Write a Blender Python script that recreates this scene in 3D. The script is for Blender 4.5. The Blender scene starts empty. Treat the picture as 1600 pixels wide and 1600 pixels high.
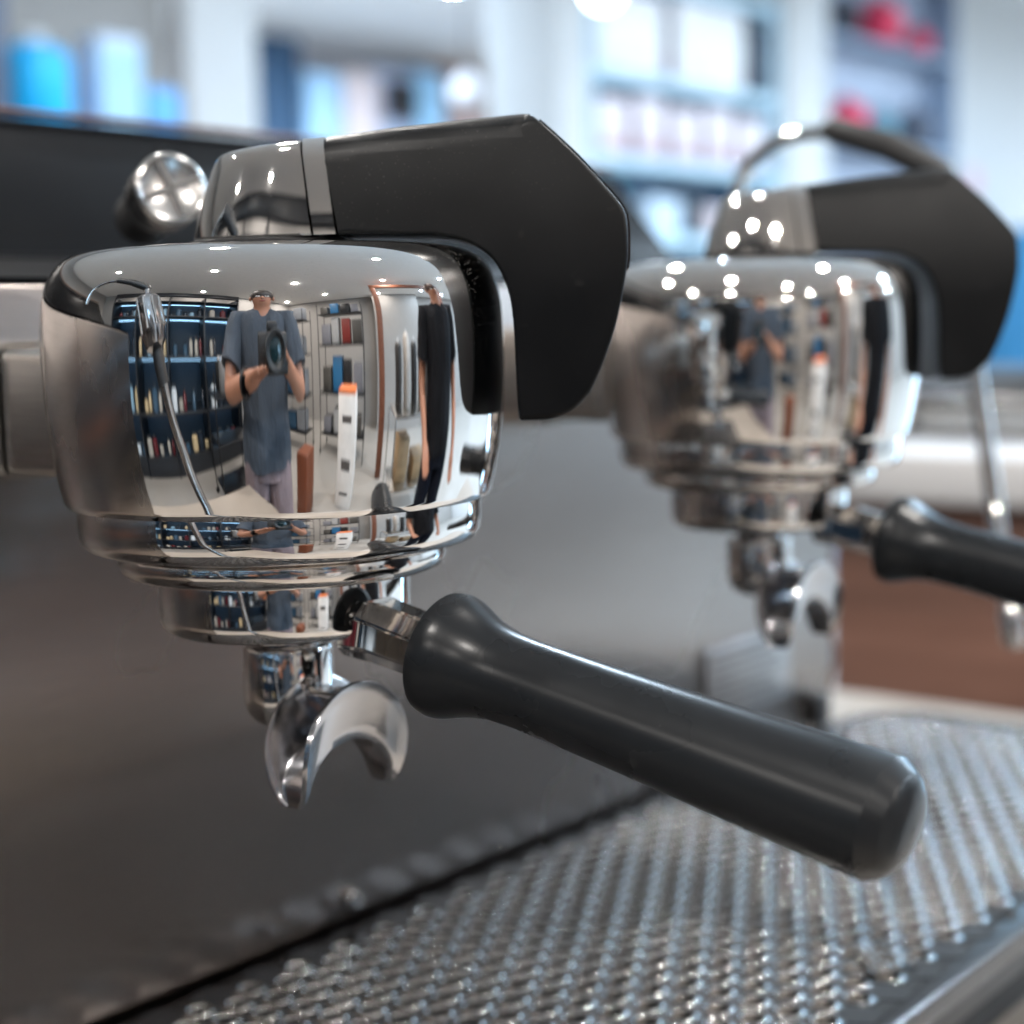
import bpy, bmesh, math, random
import numpy as np
from mathutils import Vector, Matrix
random.seed(7)
R = math.radians
sc = bpy.context.scene
COL = sc.collection
H = 1.25                                    # height of the lens over the shop floor

# ---------------------------------------------------------------- camera
AZ = R(38.94); PITCH = R(6.64); ROLL = R(-1.24)
FH = Vector((math.cos(AZ), math.sin(AZ), 0)); RH = Vector((math.sin(AZ), -math.cos(AZ), 0))
CAM = Vector((-.33149, -.35350, H))
cd = bpy.data.cameras.new('camera'); cam = bpy.data.objects.new('camera', cd); COL.objects.link(cam)
cam.location = CAM
cam.rotation_euler = (Matrix.Rotation(AZ - math.pi/2, 3, 'Z') @ Matrix.Rotation(math.pi/2 - PITCH, 3, 'X') @ Matrix.Rotation(ROLL, 3, 'Z')).to_euler()
cd.sensor_width = 36; cd.lens = 58.5; cd.clip_start = .01; cd.clip_end = 100
cd.dof.use_dof = True; cd.dof.focus_distance = .425; cd.dof.aperture_fstop = 7.0
cd.dof.aperture_blades = 0
sc.camera = cam
# ---------------------------------------------------------------- world, exposure
w = bpy.data.worlds.new("World"); sc.world = w; w.use_nodes = True
w.node_tree.nodes['Background'].inputs[0].default_value = (.5, .6, .75, 1)
w.node_tree.nodes['Background'].inputs[1].default_value = .05
sc.view_settings.view_transform = 'Standard'; sc.view_settings.look = 'None'
sc.view_settings.exposure = 0.0; sc.view_settings.gamma = 1
sc.cycles.use_denoising = True
sc.cycles.sample_clamp_indirect = 6; sc.cycles.sample_clamp_direct = 0
sc.cycles.caustics_reflective = False; sc.cycles.caustics_refractive = False
sc.cycles.max_bounces = 9; sc.cycles.glossy_bounces = 7; sc.cycles.diffuse_bounces = 4
sc.cycles.blur_glossy = .3
LAMP_WARM = 2150; LAMP_COOL = 3300
COOL = (.66, .83, 1.0); WARM = (1.0, .95, .895)

# ---------------------------------------------------------------- materials
def nt(name):
    m = bpy.data.materials.new(name); m.use_nodes = True
    t = m.node_tree; b = t.nodes['Principled BSDF']; return m, t, b
def noise(t, scale, detail=3, stretch=None, kind='Object'):
    tc = t.nodes.new('ShaderNodeTexCoord'); n = t.nodes.new('ShaderNodeTexNoise')
    n.inputs['Scale'].default_value = scale; n.inputs['Detail'].default_value = detail
    if stretch:
        mp = t.nodes.new('ShaderNodeMapping'); mp.inputs['Scale'].default_value = stretch
        t.links.new(tc.outputs[kind], mp.inputs[0]); t.links.new(mp.outputs[0], n.inputs['Vector'])
    else: t.links.new(tc.outputs[kind], n.inputs['Vector'])
    return n
def ramp(t, src, p0, c0, p1, c1):
    r = t.nodes.new('ShaderNodeValToRGB'); e = r.color_ramp.elements
    e[0].position = p0; e[1].position = p1
    f = lambda c: (c, c, c, 1) if isinstance(c, (int, float)) else (*c, 1)
    e[0].color = f(c0); e[1].color = f(c1); t.links.new(src, r.inputs[0]); return r
def plain(name, col, rough=.5, metal=0, var=.12, scale=12, bump=0, bscale=300, spec=.5, stretch=None, coat=0):
    m, t, b = nt(name)
    n = noise(t, scale, 4, stretch)
    r = ramp(t, n.outputs[0], .3, tuple(c*(1-var) for c in col), .7, tuple(min(1, c*(1+var)) for c in col))
    t.links.new(r.outputs[0], b.inputs['Base Color'])
    rr = ramp(t, n.outputs[0], .3, max(0, rough*(1-var)), .7, min(1, rough*(1+var)))
    t.links.new(rr.outputs[0], b.inputs['Roughness'])
    b.inputs['Metallic'].default_value = metal; b.inputs['Specular IOR Level'].default_value = spec
    b.inputs['Coat Weight'].default_value = coat
    if bump:
        n2 = noise(t, bscale, 2, stretch); bp = t.nodes.new('ShaderNodeBump')
        bp.inputs['Strength'].default_value = bump; bp.inputs['Distance'].default_value = .0005
        t.links.new(n2.outputs[0], bp.inputs['Height']); t.links.new(bp.outputs[0], b.inputs['Normal'])
    return m
def emit(name, col, s):
    m, t, b = nt(name); b.inputs['Base Color'].default_value = (*[c*.5 for c in col], 1)
    b.inputs['Emission Color'].default_value = (*col, 1); b.inputs['Emission Strength'].default_value = s
    return m

def specks(t, scale, thr, dens_scale=14, lo=.45, hi=.7):
    """dust: tiny voronoi dots, present only in patches"""
    tc = t.nodes.new('ShaderNodeTexCoord'); v = t.nodes.new('ShaderNodeTexVoronoi')
    v.inputs['Scale'].default_value = scale; t.links.new(tc.outputs['Object'], v.inputs['Vector'])
    lt = t.nodes.new('ShaderNodeMath'); lt.operation = 'LESS_THAN'; t.links.new(v.outputs['Distance'], lt.inputs[0])
    # random size per cell from its colour
    sep = t.nodes.new('ShaderNodeSeparateColor'); t.links.new(v.outputs['Color'], sep.inputs[0])
    pw = t.nodes.new('ShaderNodeMath'); pw.operation = 'POWER'; pw.inputs[1].default_value = 5
    t.links.new(sep.outputs[0], pw.inputs[0])
    ml = t.nodes.new('ShaderNodeMath'); ml.operation = 'MULTIPLY'; ml.inputs[1].default_value = thr
    t.links.new(pw.outputs[0], ml.inputs[0]); t.links.new(ml.outputs[0], lt.inputs[1])
    n = noise(t, dens_scale, 3); rr = ramp(t, n.outputs[0], lo, 0, hi, 1)
    m = t.nodes.new('ShaderNodeMath'); m.operation = 'MULTIPLY'
    t.links.new(lt.outputs[0], m.inputs[0]); t.links.new(rr.outputs[0], m.inputs[1])
    return m.outputs[0]
def upness(t, lo, hi):
    g = t.nodes.new('ShaderNodeNewGeometry'); s = t.nodes.new('ShaderNodeSeparateXYZ')
    t.links.new(g.outputs['Normal'], s.inputs[0]); mr = t.nodes.new('ShaderNodeMapRange')
    mr.inputs[1].default_value = lo; mr.inputs[2].default_value = hi
    t.links.new(s.outputs[2], mr.inputs[0]); return mr.outputs[0]
def mulnode(t, a, b):
    m = t.nodes.new('ShaderNodeMath'); m.operation = 'MULTIPLY'; t.links.new(a, m.inputs[0])
    if isinstance(b, (int, float)): m.inputs[1].default_value = b
    else: t.links.new(b, m.inputs[1])
    return m.outputs[0]

def chrome(name, col=(.81, .795, .78), rough=.025, dust=True, wob=.0):
    m, t, b = nt(name)
    b.inputs['Metallic'].default_value = 1
    n = noise(t, 60, 5)
    r = ramp(t, n.outputs[0], .35, tuple(c*.97 for c in col), .7, col)
    rr = ramp(t, n.outputs[0], .35, rough*.7, .75, rough*1.6)
    t.links.new(r.outputs[0], b.inputs['Base Color']); t.links.new(rr.outputs[0], b.inputs['Roughness'])
    # faint wiping scratches
    n2 = noise(t, 90, 2, (1, 9, 1.5)); bp = t.nodes.new('ShaderNodeBump')
    bp.inputs['Strength'].default_value = .006 + wob; bp.inputs['Distance'].default_value = .0003
    t.links.new(n2.outputs[0], bp.inputs['Height']); t.links.new(bp.outputs[0], b.inputs['Normal'])
    if dust:
        s1 = specks(t, 2000, .5); up = upness(t, -.25, .75)
        fac = mulnode(t, s1, up)
        d = t.nodes.new('ShaderNodeBsdfDiffuse'); d.inputs[0].default_value = (.75, .72, .68, 1)
        mx = t.nodes.new('ShaderNodeMixShader'); out = t.nodes['Material Output']
        t.links.new(mulnode(t, fac, .35), mx.inputs[0]); t.links.new(b.outputs[0], mx.inputs[1]); t.links.new(d.outputs[0], mx.inputs[2])
        t.links.new(mx.outputs[0], out.inputs[0])
    return m
def matte_black(name, col, rough, dust=.5):
    m, t, b = nt(name)
    n = noise(t, 35, 4)
    r = ramp(t, n.outputs[0], .3, tuple(c*.88 for c in col), .7, tuple(c*1.12 for c in col))
    rr = ramp(t, n.outputs[0], .3, rough*.9, .7, rough*1.12)
    t.links.new(rr.outputs[0], b.inputs['Roughness']); b.inputs['Specular IOR Level'].default_value = .24
    s = specks(t, 1500, .42, 18, .48, .66)
    # sparse fine scratches
    n3 = noise(t, 30, 1, (.35, 5, 5)); sr = ramp(t, n3.outputs[0], .72, 0, .78, .05)
    add = t.nodes.new('ShaderNodeMath'); add.operation = 'MAXIMUM'; t.links.new(mulnode(t, s, dust), add.inputs[0]); t.links.new(sr.outputs[0], add.inputs[1])
    mix = t.nodes.new('ShaderNodeMix'); mix.data_type = 'RGBA'
    t.links.new(add.outputs[0], mix.inputs[0]); t.links.new(r.outputs[0], mix.inputs[6]); mix.inputs[7].default_value = (.22, .21, .2, 1)
    t.links.new(mix.outputs[2], b.inputs['Base Color'])
    n2 = noise(t, 1600, 2); bp = t.nodes.new('ShaderNodeBump'); bp.inputs['Strength'].default_value = .06; bp.inputs['Distance'].default_value = .0002
    t.links.new(n2.outputs[0], bp.inputs['Height']); t.links.new(bp.outputs[0], b.inputs['Normal'])
    return m
def brushed(name, col, rough, stretch, strength=.15, aniso=0):
    m, t, b = nt(name); b.inputs['Metallic'].default_value = 1
    if aniso:
        tg = t.nodes.new('ShaderNodeTangent'); tg.direction_type = 'RADIAL'; tg.axis = 'Z'
        t.links.new(tg.outputs[0], b.inputs['Tangent']); b.inputs['Anisotropic'].default_value = abs(aniso)
        b.inputs['Anisotropic Rotation'].default_value = 0 if aniso > 0 else .25
    n = noise(t, 40, 4, stretch); n0 = noise(t, 5, 4)
    r = ramp(t, n.outputs[0], .3, tuple(c*.9 for c in col), .7, tuple(min(1, c*1.08) for c in col))
    rr = ramp(t, n0.outputs[0], .25, rough*.92, .75, rough*1.08)
    t.links.new(r.outputs[0], b.inputs['Base Color']); t.links.new(rr.outputs[0], b.inputs['Roughness'])
    bp = t.nodes.new('ShaderNodeBump'); bp.inputs['Strength'].default_value = strength; bp.inputs['Distance'].default_value = .0003
    if strength: t.links.new(n.outputs[0], bp.inputs['Height']); t.links.new(bp.outputs[0], b.inputs['Normal'])
    return m

M = dict(
    chrome=chrome('polished chrome'),
    chrome_bare=chrome('polished chrome wiped', dust=False),
    chrome_worn=chrome('worn chrome', (.74, .71, .68), .07, True, .05),
    chrome_cast=chrome('cast chrome', (.50, .50, .515), .13, False, .05),
    cover=matte_black('matte black plastic', (.0016, .0021, .0028), .37, .12),
    handle=matte_black('charcoal rubberised handle', (.0130, .0145, .0165), .28, 0),
    gloss_black=plain('gloss black panel', (.0025, .0025, .003), .30, var=.2, scale=6, spec=.07),
    panel=brushed('brushed steel splash panel', (.33, .295, .275), .27, (1.2, 60, 60), .0, .75),
    steel=brushed('satin stainless steel', (.56, .55, .53), .24, (1, 1, 25), .08),
    tray=brushed('drip tray steel', (.125, .12, .12), .16, (18, 1, 1), .0),
    bead=plain('polished hole rims', (.36, .35, .34), .12, 1, var=.02),
    rubber=plain('black rubber', (.012, .012, .013), .55),
    dark=plain('dark void', (.01, .01, .01), .6),
)

# ---------------------------------------------------------------- object helpers
def link(name, me, mat, parent=None):
    o = bpy.data.objects.new(name, me); COL.objects.link(o)
    if mat is not None and not me.materials: me.materials.append(mat)
    if parent is not None:
        o.parent = parent
        base = Vector((0, 0, 0)); p = parent
        while p is not None: base += p.location; p = p.parent
        o.location = -base
    return o
def recenter(o, c):
    """move the origin of a mesh object to world point c (geometry stays where it is)"""
    c = Vector(c); me = o.data; me.transform(Matrix.Translation(-c))
    o.location = o.location + c
    return o
def from_bm(name, bm, mat, parent=None, smooth=True, angle=35, origin=None):
    bmesh.ops.recalc_face_normals(bm, faces=bm.faces)
    if smooth:
        for f in bm.faces: f.smooth = True
        for e in bm.edges:
            if len(e.link_faces) == 2 and e.calc_face_angle(0) > R(angle): e.smooth = False
    me = bpy.data.meshes.new(name); bm.to_mesh(me); bm.free()
    o = link(name, me, mat, parent)
    if origin is not None: recenter(o, origin)
    return o
def tag(o, label, cat, group=None):
    o['label'] = label; o['category'] = cat
    if group: o['group'] = group
    return o
def struct(o): o['kind'] = 'structure'; return o
def stuff(o): o['kind'] = 'stuff'; return o
def empty(name, loc, label, cat, group=None):
    o = bpy.data.objects.new(name, None); COL.objects.link(o); o.location = loc; o.empty_display_size = .05
    return tag(o, label, cat, group)
def copy_tree(o, loc=None, parent=None):
    c = o.copy(); COL.objects.link(c); c.parent = parent
    if loc is not None: c.location = loc
    for ch in list(o.children): copy_tree(ch, None, c)
    return c

def spline(pts, n, closed=False):
    """natural cubic spline through pts by chord length, n samples"""
    P = np.array(pts, float); d = np.r_[0, np.cumsum(np.linalg.norm(np.diff(P, axis=0), axis=1))]
    N = len(P); h = np.diff(d); A = np.zeros((N, N)); A[0, 0] = A[-1, -1] = 1; B = np.zeros_like(P)
    for i in range(1, N-1):
        A[i, i-1] = h[i-1]; A[i, i] = 2*(h[i-1]+h[i]); A[i, i+1] = h[i]
        B[i] = 3*((P[i+1]-P[i])/h[i] - (P[i]-P[i-1])/h[i-1])
    c = np.linalg.solve(A, B); out = []
    for s in np.linspace(0, d[-1], n):
        i = min(max(np.searchsorted(d, s) - 1, 0), N-2); x = s - d[i]
        b = (P[i+1]-P[i])/h[i] - h[i]*(2*c[i]+c[i+1])/3; dd = (c[i+1]-c[i])/(3*h[i])
        out.append(P[i] + b*x + c[i]*x*x + dd*x**3)
    return [tuple(q) for q in out]
def catmull(pts, n):
    P = [np.array(p, float) for p in pts]; P = [2*P[0]-P[1]] + P + [2*P[-1]-P[-2]]; out = []
    for i in range(1, len(P)-2):
        for k in range(n):
            t = k/n
            out.append(tuple(.5*((2*P[i]) + (-P[i-1]+P[i+1])*t + (2*P[i-1]-5*P[i]+4*P[i+1]-P[i+2])*t*t + (-P[i-1]+3*P[i]-3*P[i+1]+P[i+2])*t**3)))
    out.append(tuple(P[-2])); return out
def lathe(bm, prof, seg=64, mat=Matrix.Identity(4)):
    """prof: (r, z) list, revolved round local z, then placed by mat"""
    rings = []
    for r, z in prof:
        if r < 1e-6: rings.append([bm.verts.new(mat @ Vector((0, 0, z)))])
        else: rings.append([bm.verts.new(mat @ Vector((r*math.cos(2*math.pi*k/seg), r*math.sin(2*math.pi*k/seg), z))) for k in range(seg)])
    for a, b in zip(rings, rings[1:]):
        for k in range(seg):
            q = [a[k % len(a)], a[(k+1) % len(a)], b[(k+1) % len(b)], b[k % len(b)]]
            u = []
            for v in q:
                if v not in u: u.append(v)
            if len(u) > 2: bm.faces.new(u)
    return bm
def frame(o, d, upv=(0, 0, 1)):
    z = Vector(d).normalized(); upv = Vector(upv)
    if abs(z.dot(upv)) > .98: upv = Vector((1, 0, 0))
    x = upv.cross(z).normalized(); y = z.cross(x)
    return Matrix(((x.x, y.x, z.x, o[0]), (x.y, y.y, z.y, o[1]), (x.z, y.z, z.z, o[2]), (0, 0, 0, 1)))
def tube(bm, pts, rad, seg=12, caps=True):
    pts = [Vector(p) for p in pts]; rings = []; N = len(pts)
    up = None
    for i, p in enumerate(pts):
        d = (pts[min(i+1, N-1)] - pts[max(i-1, 0)]).normalized()
        if up is None: up = Vector((0, 0, 1)) if abs(d.z) < .9 else Vector((1, 0, 0))
        x = up.cross(d).normalized(); y = d.cross(x).normalized(); up = y
        r = rad[i] if isinstance(rad, (list, tuple)) else rad
        rings.append([bm.verts.new(p + (x*math.cos(2*math.pi*k/seg) + y*math.sin(2*math.pi*k/seg))*r) for k in range(seg)])
    for a, b in zip(rings, rings[1:]):
        for k in range(seg): bm.faces.new((a[k], a[(k+1) % seg], b[(k+1) % seg], b[k]))
    if caps: bm.faces.new(rings[0][::-1]); bm.faces.new(rings[-1])
    return bm
def box(bm, x0, x1, y0, y1, z0, z1, bev=0, seg=2, mat=None):
    vs = [bm.verts.new((x, y, z)) for x in (x0, x1) for y in (y0, y1) for z in (z0, z1)]
    fs = [(0, 1, 3, 2), (4, 6, 7, 5), (0, 4, 5, 1), (2, 3, 7, 6), (0, 2, 6, 4), (1, 5, 7, 3)]
    faces = [bm.faces.new([vs[i] for i in f]) for f in fs]
    if bev:
        es = list({e for f in faces for e in f.edges})
        r = bmesh.ops.bevel(bm, geom=es, offset=bev, segments=seg, profile=.5, affect='EDGES')
        if mat is not None: bmesh.ops.transform(bm, matrix=mat, verts=list({v for f in r['faces'] for v in f.verts} | {v for v in vs if v.is_valid}))
    elif mat is not None: bmesh.ops.transform(bm, matrix=mat, verts=vs)
    return bm
def boxo(name, x0, x1, y0, y1, z0, z1, mat, parent=None, bev=.002, seg=2):
    bm = bmesh.new(); box(bm, min(x0, x1), max(x0, x1), min(y0, y1), max(y0, y1), min(z0, z1), max(z0, z1), bev, seg)
    return from_bm(name, bm, mat, parent, True, 50, ((x0+x1)/2, (y0+y1)/2, min(z0, z1)))
def prism(bm, poly, fn0, fn1):
    """side faces and caps between poly mapped by fn0 and by fn1"""
    a = [bm.verts.new(fn0(p)) for p in poly]; b = [bm.verts.new(fn1(p)) for p in poly]; n = len(poly)
    for k in range(n): bm.faces.new((a[k], a[(k+1) % n], b[(k+1) % n], b[k]))
    bm.faces.new(a[::-1]); bm.faces.new(b); return bm

# ================================================================= THE ROOM
m_floor = plain('polished concrete floor', (.36, .34, .315), .30, var=.05, scale=2.5)
m_ceil = plain('ceiling paint', (.80, .785, .77), .9, var=.03)
m_wall = plain('white wall paint', (.64, .64, .64), .85, var=.02)
m_wall2 = plain('grey beige wall paint', (.35, .335, .32), .85, var=.03)
m_brown = plain('red brown timber', (.16, .055, .028), .5, var=.2, scale=3, stretch=(1, 1, 8))
def slab(name, x0, x1, y0, y1, z0, z1, m): return struct(boxo(name, x0, x1, y0, y1, z0, z1, m, None, 0))
slab('floor', -4.2, 12.4, -5.6, 12.4, -.1, 0, m_floor)
slab('ceiling', -4.2, 12.4, -5.6, 12.4, 3.0, 3.1, m_ceil)
def wall(name, x0, x1, y0, y1, z0, z1, m, label): return tag(boxo(name, x0, x1, y0, y1, z0, z1, m, None, 0), label, 'wall')
wall('wall', -4.15, -4.05, -5.5, 12.3, 0, 2.998, m_wall2, 'grey beige wall behind the dark product shelves, seen only mirrored in the chrome')
wall('wall', -4.04, 12.3, -5.55, -5.45, 0, 2.998, m_wall2, 'long pale wall at the far side of the shop behind the photographer')
wall('wall', 12.2, 12.3, -5.44, 12.3, 0, 2.998, m_wall, 'white end wall of the shop beyond the right hand shelves')
wall('wall', -4.04, 3.10, 3.75, 3.85, 0, 2.998, m_wall2, 'grey beige wall behind the blue packages at upper left')
wall('wall', 4.70, 12.19, 3.53, 3.63, 0, 2.998, m_wall, 'white wall behind the tall shelves of cartons')
wall('wall', 3.0, 12.19, 7.6, 7.7, 0, 2.998, plain('back hall paint', (.70, .66, .66), .85, var=.03), 'distant wall at the end of the deep hall')
tag(boxo('column', 3.11, 3.40, 3.66, 3.745, 0, 2.998, m_wall, None, .01), 'broad white column left of the dark doorway display', 'column')
tag(boxo('column', 4.50, 4.69, 3.30, 3.63, 0, 2.998, m_wall, None, .01), 'white column at the left end of the carton shelves', 'column')
tag(boxo('column', 6.11, 6.47, 3.28, 3.52, 0, 2.998, m_wall, None, .01), 'white column between the carton shelves and the shelf with red goods', 'column')

# downlights
def ceiling_lamp(x, y, col, s, lab):
    e = empty('ceiling_downlight', (x, y, 2.998), lab, 'ceiling light', 'round downlights set into the shop ceiling')
    bm = bmesh.new(); lathe(bm, [(.044, 0), (.066, 0), (.068, -.004), (.064, -.008), (.048, -.006), (.044, 0)], 20, Matrix.Translation((x, y, 2.998)))
    from_bm('trim_ring', bm, M['trim'], e)
    bm = bmesh.new(); lathe(bm, [(0, -.003), (.030, -.0028), (.042, -.001)], 20, Matrix.Translation((x, y, 2.998)))
    from_bm('lens', bm, s, e); return e
M['trim'] = plain('white lamp trim', (.7, .7, .7), .4)
mw = emit('warm downlight', WARM, LAMP_WARM); mc = emit('cool downlight', COOL, LAMP_COOL)
LW = 'small warm round downlight in the ceiling of the coffee bar'; LC = 'small cool white round downlight in the ceiling over the shop aisles'
protos = {}
for i in range(9):
    for j in range(11):
        x = -3.5 + i*2.15; y = -4.6 + j*1.95 + (.5 if i % 2 else 0)
        if x > 12 or y > 7.4 or 2.95 < y < 3.62: continue
        cool = (y > 1.9 or x > 2.6); k = cool
        if not cool and (abs(x) < .4 and abs(y) < .5): pass
        if y > 3.6 and x < 3: continue
        if (Vector((x, y, 0)) - CAM).dot(FH) > 8.7 and math.degrees(math.atan2(y-CAM.y, x-CAM.x)) > 34: continue
        if k not in protos: protos[k] = ceiling_lamp(x, y, None, mc if cool else mw, LC if cool else LW)
        else: copy_tree(protos[k], (x, y, 2.998))

for x, y in ((3.9, 4.6), (4.6, 5.4), (5.3, 6.2), (6.5, 5.5), (3.5, 6.7)): copy_tree(protos[True], (x, y, 2.998))  # extra unseen downlights, added to brighten the deep hall
def pendant(x, y, z, r, m, lab):
    e = empty('pendant_lamp', (x, y, z), lab, 'lamp')
    bm = bmesh.new(); lathe(bm, spline([(0.0001, -r), (r*.7, -r*.7), (r, 0), (r*.7, r*.7), (r*.2, r)], 12), 24, Matrix.Translation((x, y, z))); from_bm('globe', bm, m, e)
    bm = bmesh.new(); tube(bm, [(x, y, z+r*.95), (x, y, 2.997)], .004, 6); from_bm('cord', bm, M['rubber'], e)
    bm = bmesh.new(); lathe(bm, [(0, r*1.25), (r*.25, r*1.2), (r*.3, r*.9), (0, r*.9)], 16, Matrix.Translation((x, y, z))); from_bm('cap', bm, M['trim'], e)
pendant(3.44, 2.34, H+.875, .05, emit('globe glow', (.9, .96, 1), 9), 'bright white globe lamp hanging at the top of the picture')
pendant(5.9, 4.9, H+1.08, .08, emit('globe glow soft', (.9, .92, 1), .3), 'pale round lamp hanging in the deep hall before the brown wall')

# unseen lit panel, added in place of a shop window for blue edge reflections
e = empty('window_stand_in_panel', (6.6, 1.5, 0), 'tall cool white light panel added in place of a shop window, right of the coffee bar', 'light panel')
def oriented(name, c, az, wd, z0, z1, th, m, parent, bev=.004):
    bm = bmesh.new(); box(bm, -wd/2, wd/2, -th/2, th/2, z0, z1, bev, 2, Matrix.Translation((c[0], c[1], 0)) @ Matrix.Rotation(az, 4, 'Z'))
    return from_bm(name, bm, m, parent, True, 50, (c[0], c[1], z0))
az = R(10)
oriented('frame', (3.3, .35), az, .08, .35, 2.3, 1.0, M['rubber'], e)
oriented('lit_face', (3.3-.046*math.cos(az), .35-.046*math.sin(az)), az, .01, .40, 2.25, .92, emit('cool lit face', (.42, .72, 1), 7), e)
e.location = (3.3, .35, 0)
for c in e.children: c.location = c.location - Vector((3.3-6.6, .35-1.5, 0))

# ================================================================= THE COUNTER
m_counter = plain('beige counter laminate', (.33, .29, .25), .35, var=.08, scale=8)
ct = empty('counter', (.12, .05, 0), 'beige topped counter the espresso machine stands on', 'counter')
boxo('counter_top', -.60, 1.0, -.36, .62, .870, .910, m_counter, ct, .003)
boxo('base_cabinet', -.55, .95, -.28, .58, .02, .8695, plain('cabinet', (.08, .055, .045), .5), ct, .004)

# ================================================================= ESPRESSO MACHINE
PY = .110                                   # front face of the splash panel
mach = empty('espresso_machine', (.12, .2, .911), 'polished stainless espresso machine with two chrome group heads and black paddles', 'espresso machine')
XL, XR = -.31, .541
boxo('splash_panel', XL, XR, PY, PY+.012, H-.258, H+.0145, M['panel'], mach, .0015)
# black body above the panel: profile in (y, z), extruded along x
def xprism(name, prof, x0, x1, mat, parent, bev=0.002, angle=30):
    bm = bmesh.new(); prism(bm, prof, lambda p: (x0, p[0], p[1]), lambda p: (x1, p[0], p[1]))
    if bev: bmesh.ops.bevel(bm, geom=[e for e in bm.edges], offset=bev, segments=2, affect='EDGES')
    return from_bm(name, bm, mat, parent, True, angle, ((x0+x1)/2, prof[0][0], prof[0][1]))
xprism('upper_housing', [(PY+.001, H+.0150), (.214, H+.028), (.226, H+.040), (.263, H+.085), (.277, H+.0915), (.56, H+.0915), (.56, H-.03), (PY+.03, H-.03), (PY+.03, H+.012), (PY+.001, H+.0146)], XL-.004, XR+.004, M['gloss_black'], mach)
boxo('top_trim', XL-.006, XR+.006, .268, .277, H+.0918, H+.0945, plain('copper brown trim', (.16, .085, .06), .3, .6), mach, .001)
boxo('lower_housing', XL+.004, XR-.004, PY+.013, .54, H-.315, H-.032, M['gloss_black'], mach, .004)
for fx in (-.22, .44):
    for fy in (.0, .5):
        bm = bmesh.new(); lathe(bm, [(0, .9105), (.022, .9105), (.024, .914), (.018, .922), (.018, H-.316), (0, H-.316)], 20, Matrix.Translation((fx, fy+.04, 0)))
        from_bm('foot', bm, M['rubber'], mach, origin=(fx, fy+.04, .911))
boxo('front_base', XL+.01, .555, -.075, PY-.002, H-.315, H-.2875, M['gloss_black'], mach, .004)
# rating plate and dark round knob on the right of the panel
rp = boxo('rating_plate', .400, .488, PY-.0018, PY-.0002, H-.216, H-.176, plain('grey etched plate', (.40, .40, .41), .35, .8), mach, .0006)
for k in range(7):
    boxo('etched_line', .406, .482 - .008*(k % 3), PY-.0024, PY-.0019, H-.211+k*.005, H-.2098+k*.005, plain('etched line', (.1, .1, .1), .5), rp, 0)
bm = bmesh.new(); lathe(bm, [(0, 0), (.014, 0), (.016, .003), (.016, .011), (.013, .014), (0, .015)], 24, frame((.553, .135, H-.208), (0, -1, 0)))
from_bm('side_knob', bm, plain('navy knob', (.012, .02, .04), .3), mach, origin=(.553, .135, H-.208))
def screw(x, z, y=PY, r=.0042):
    bm = bmesh.new(); lathe(bm, [(r, -.0005), (r, .0014), (r*.8, .0028), (0, .0034)], 18, frame((x, y, z), (0, -1, 0)))
    o = from_bm('panel_screw', bm, M['chrome_bare'], mach, origin=(x, y, z))
    boxo('slot', x-.003, x+.003, y-.0037, y-.0032, z-.0005, z+.0005, M['dark'], o, 0)
screw(.133, H-.2325); screw(-.2, H-.2325)
boxo('panel_latch', .514, .527, PY-.006, PY-.0002, H-.240, H-.222, M['rubber'], mach, .001)

# steam knob: chrome cap with a crossed face on a black stem
KX, KZ = .043, H+.0420
kn = bmesh.new(); kf = frame((KX, .102, KZ), (-.42, -.9, .16))
lathe(kn, [(0, .004), (.0108, .004), (.0120, .005), (.0124, .0185), (.0118, .0198), (.0108, .0203), (.0100, .0197), (0, .0192)], 40, kf)
knob = from_bm('steam_knob', kn, brushed('turned chrome', (.50, .49, .48), .22, (1, 1, 1), .03), mach, True, 40, (KX, .112, KZ))
for a in (20, 110):
    bm = bmesh.new(); box(bm, -.0096, .0096, -.0012, .0012, .0193, .0202, .0003, 1, kf @ Matrix.Rotation(R(a), 4, 'Z'))
    from_bm('cross_rib', bm, M['chrome_bare'], knob, origin=(KX, .09, KZ))
bm = bmesh.new(); lathe(bm, [(0, -.028), (.0085, -.028), (.0095, -.024), (.0080, -.018), (.0080, -.006), (.0108, -.004), (.0108, .0036), (0, .0036)], 24, kf)
from_bm('knob_stem', bm, M['rubber'], mach, origin=(KX, .14, KZ))

# --- group head (group 1 on the world axis x=0,y=0)
gh = bmesh.new()
body = [(.0611, -.0488), (.0621, -.0445), (.0637, -.0355), (.0648, -.0265), (.06535, -.0175), (.06550, -.0090), (.0653, -.0010), (.06465, .0060), (.0629, .0122), (.0597, .0170), (.0553, .0197), (.0500, .0209), (.0430, .0214)]
prof = [(0, -.0475), (.050, -.0475), (.0570, -.0494), (.0592, -.0501), (.0603, -.0499)] + spline(body, 90) + [(.036, .0217), (.030, .0218), (0, .0218)]
lathe(gh, prof, 160, Matrix.Translation((0, 0, H)))
grp = from_bm('group_head', gh, M['chrome'], mach, True, 40, (0, 0, H))
def gl(name, prof, mat, seg=120, ctr=(0, 0)):
    b = bmesh.new(); lathe(b, [(r, z) for r, z in prof], seg, Matrix.Translation((ctr[0], ctr[1], H)))
    return from_bm(name, b, mat, grp, True, 38, (ctr[0], ctr[1], H+prof[0][1]))
gl('collar', [(.050, -.0472), (.0574, -.0482), (.0579, -.0500), (.0580, -.0560), (.0577, -.0590), (.0568, -.0611), (.0556, -.0620), (.0530, -.0627), (.0490, -.0632), (.044, -.0633)], M['chrome'])
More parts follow.
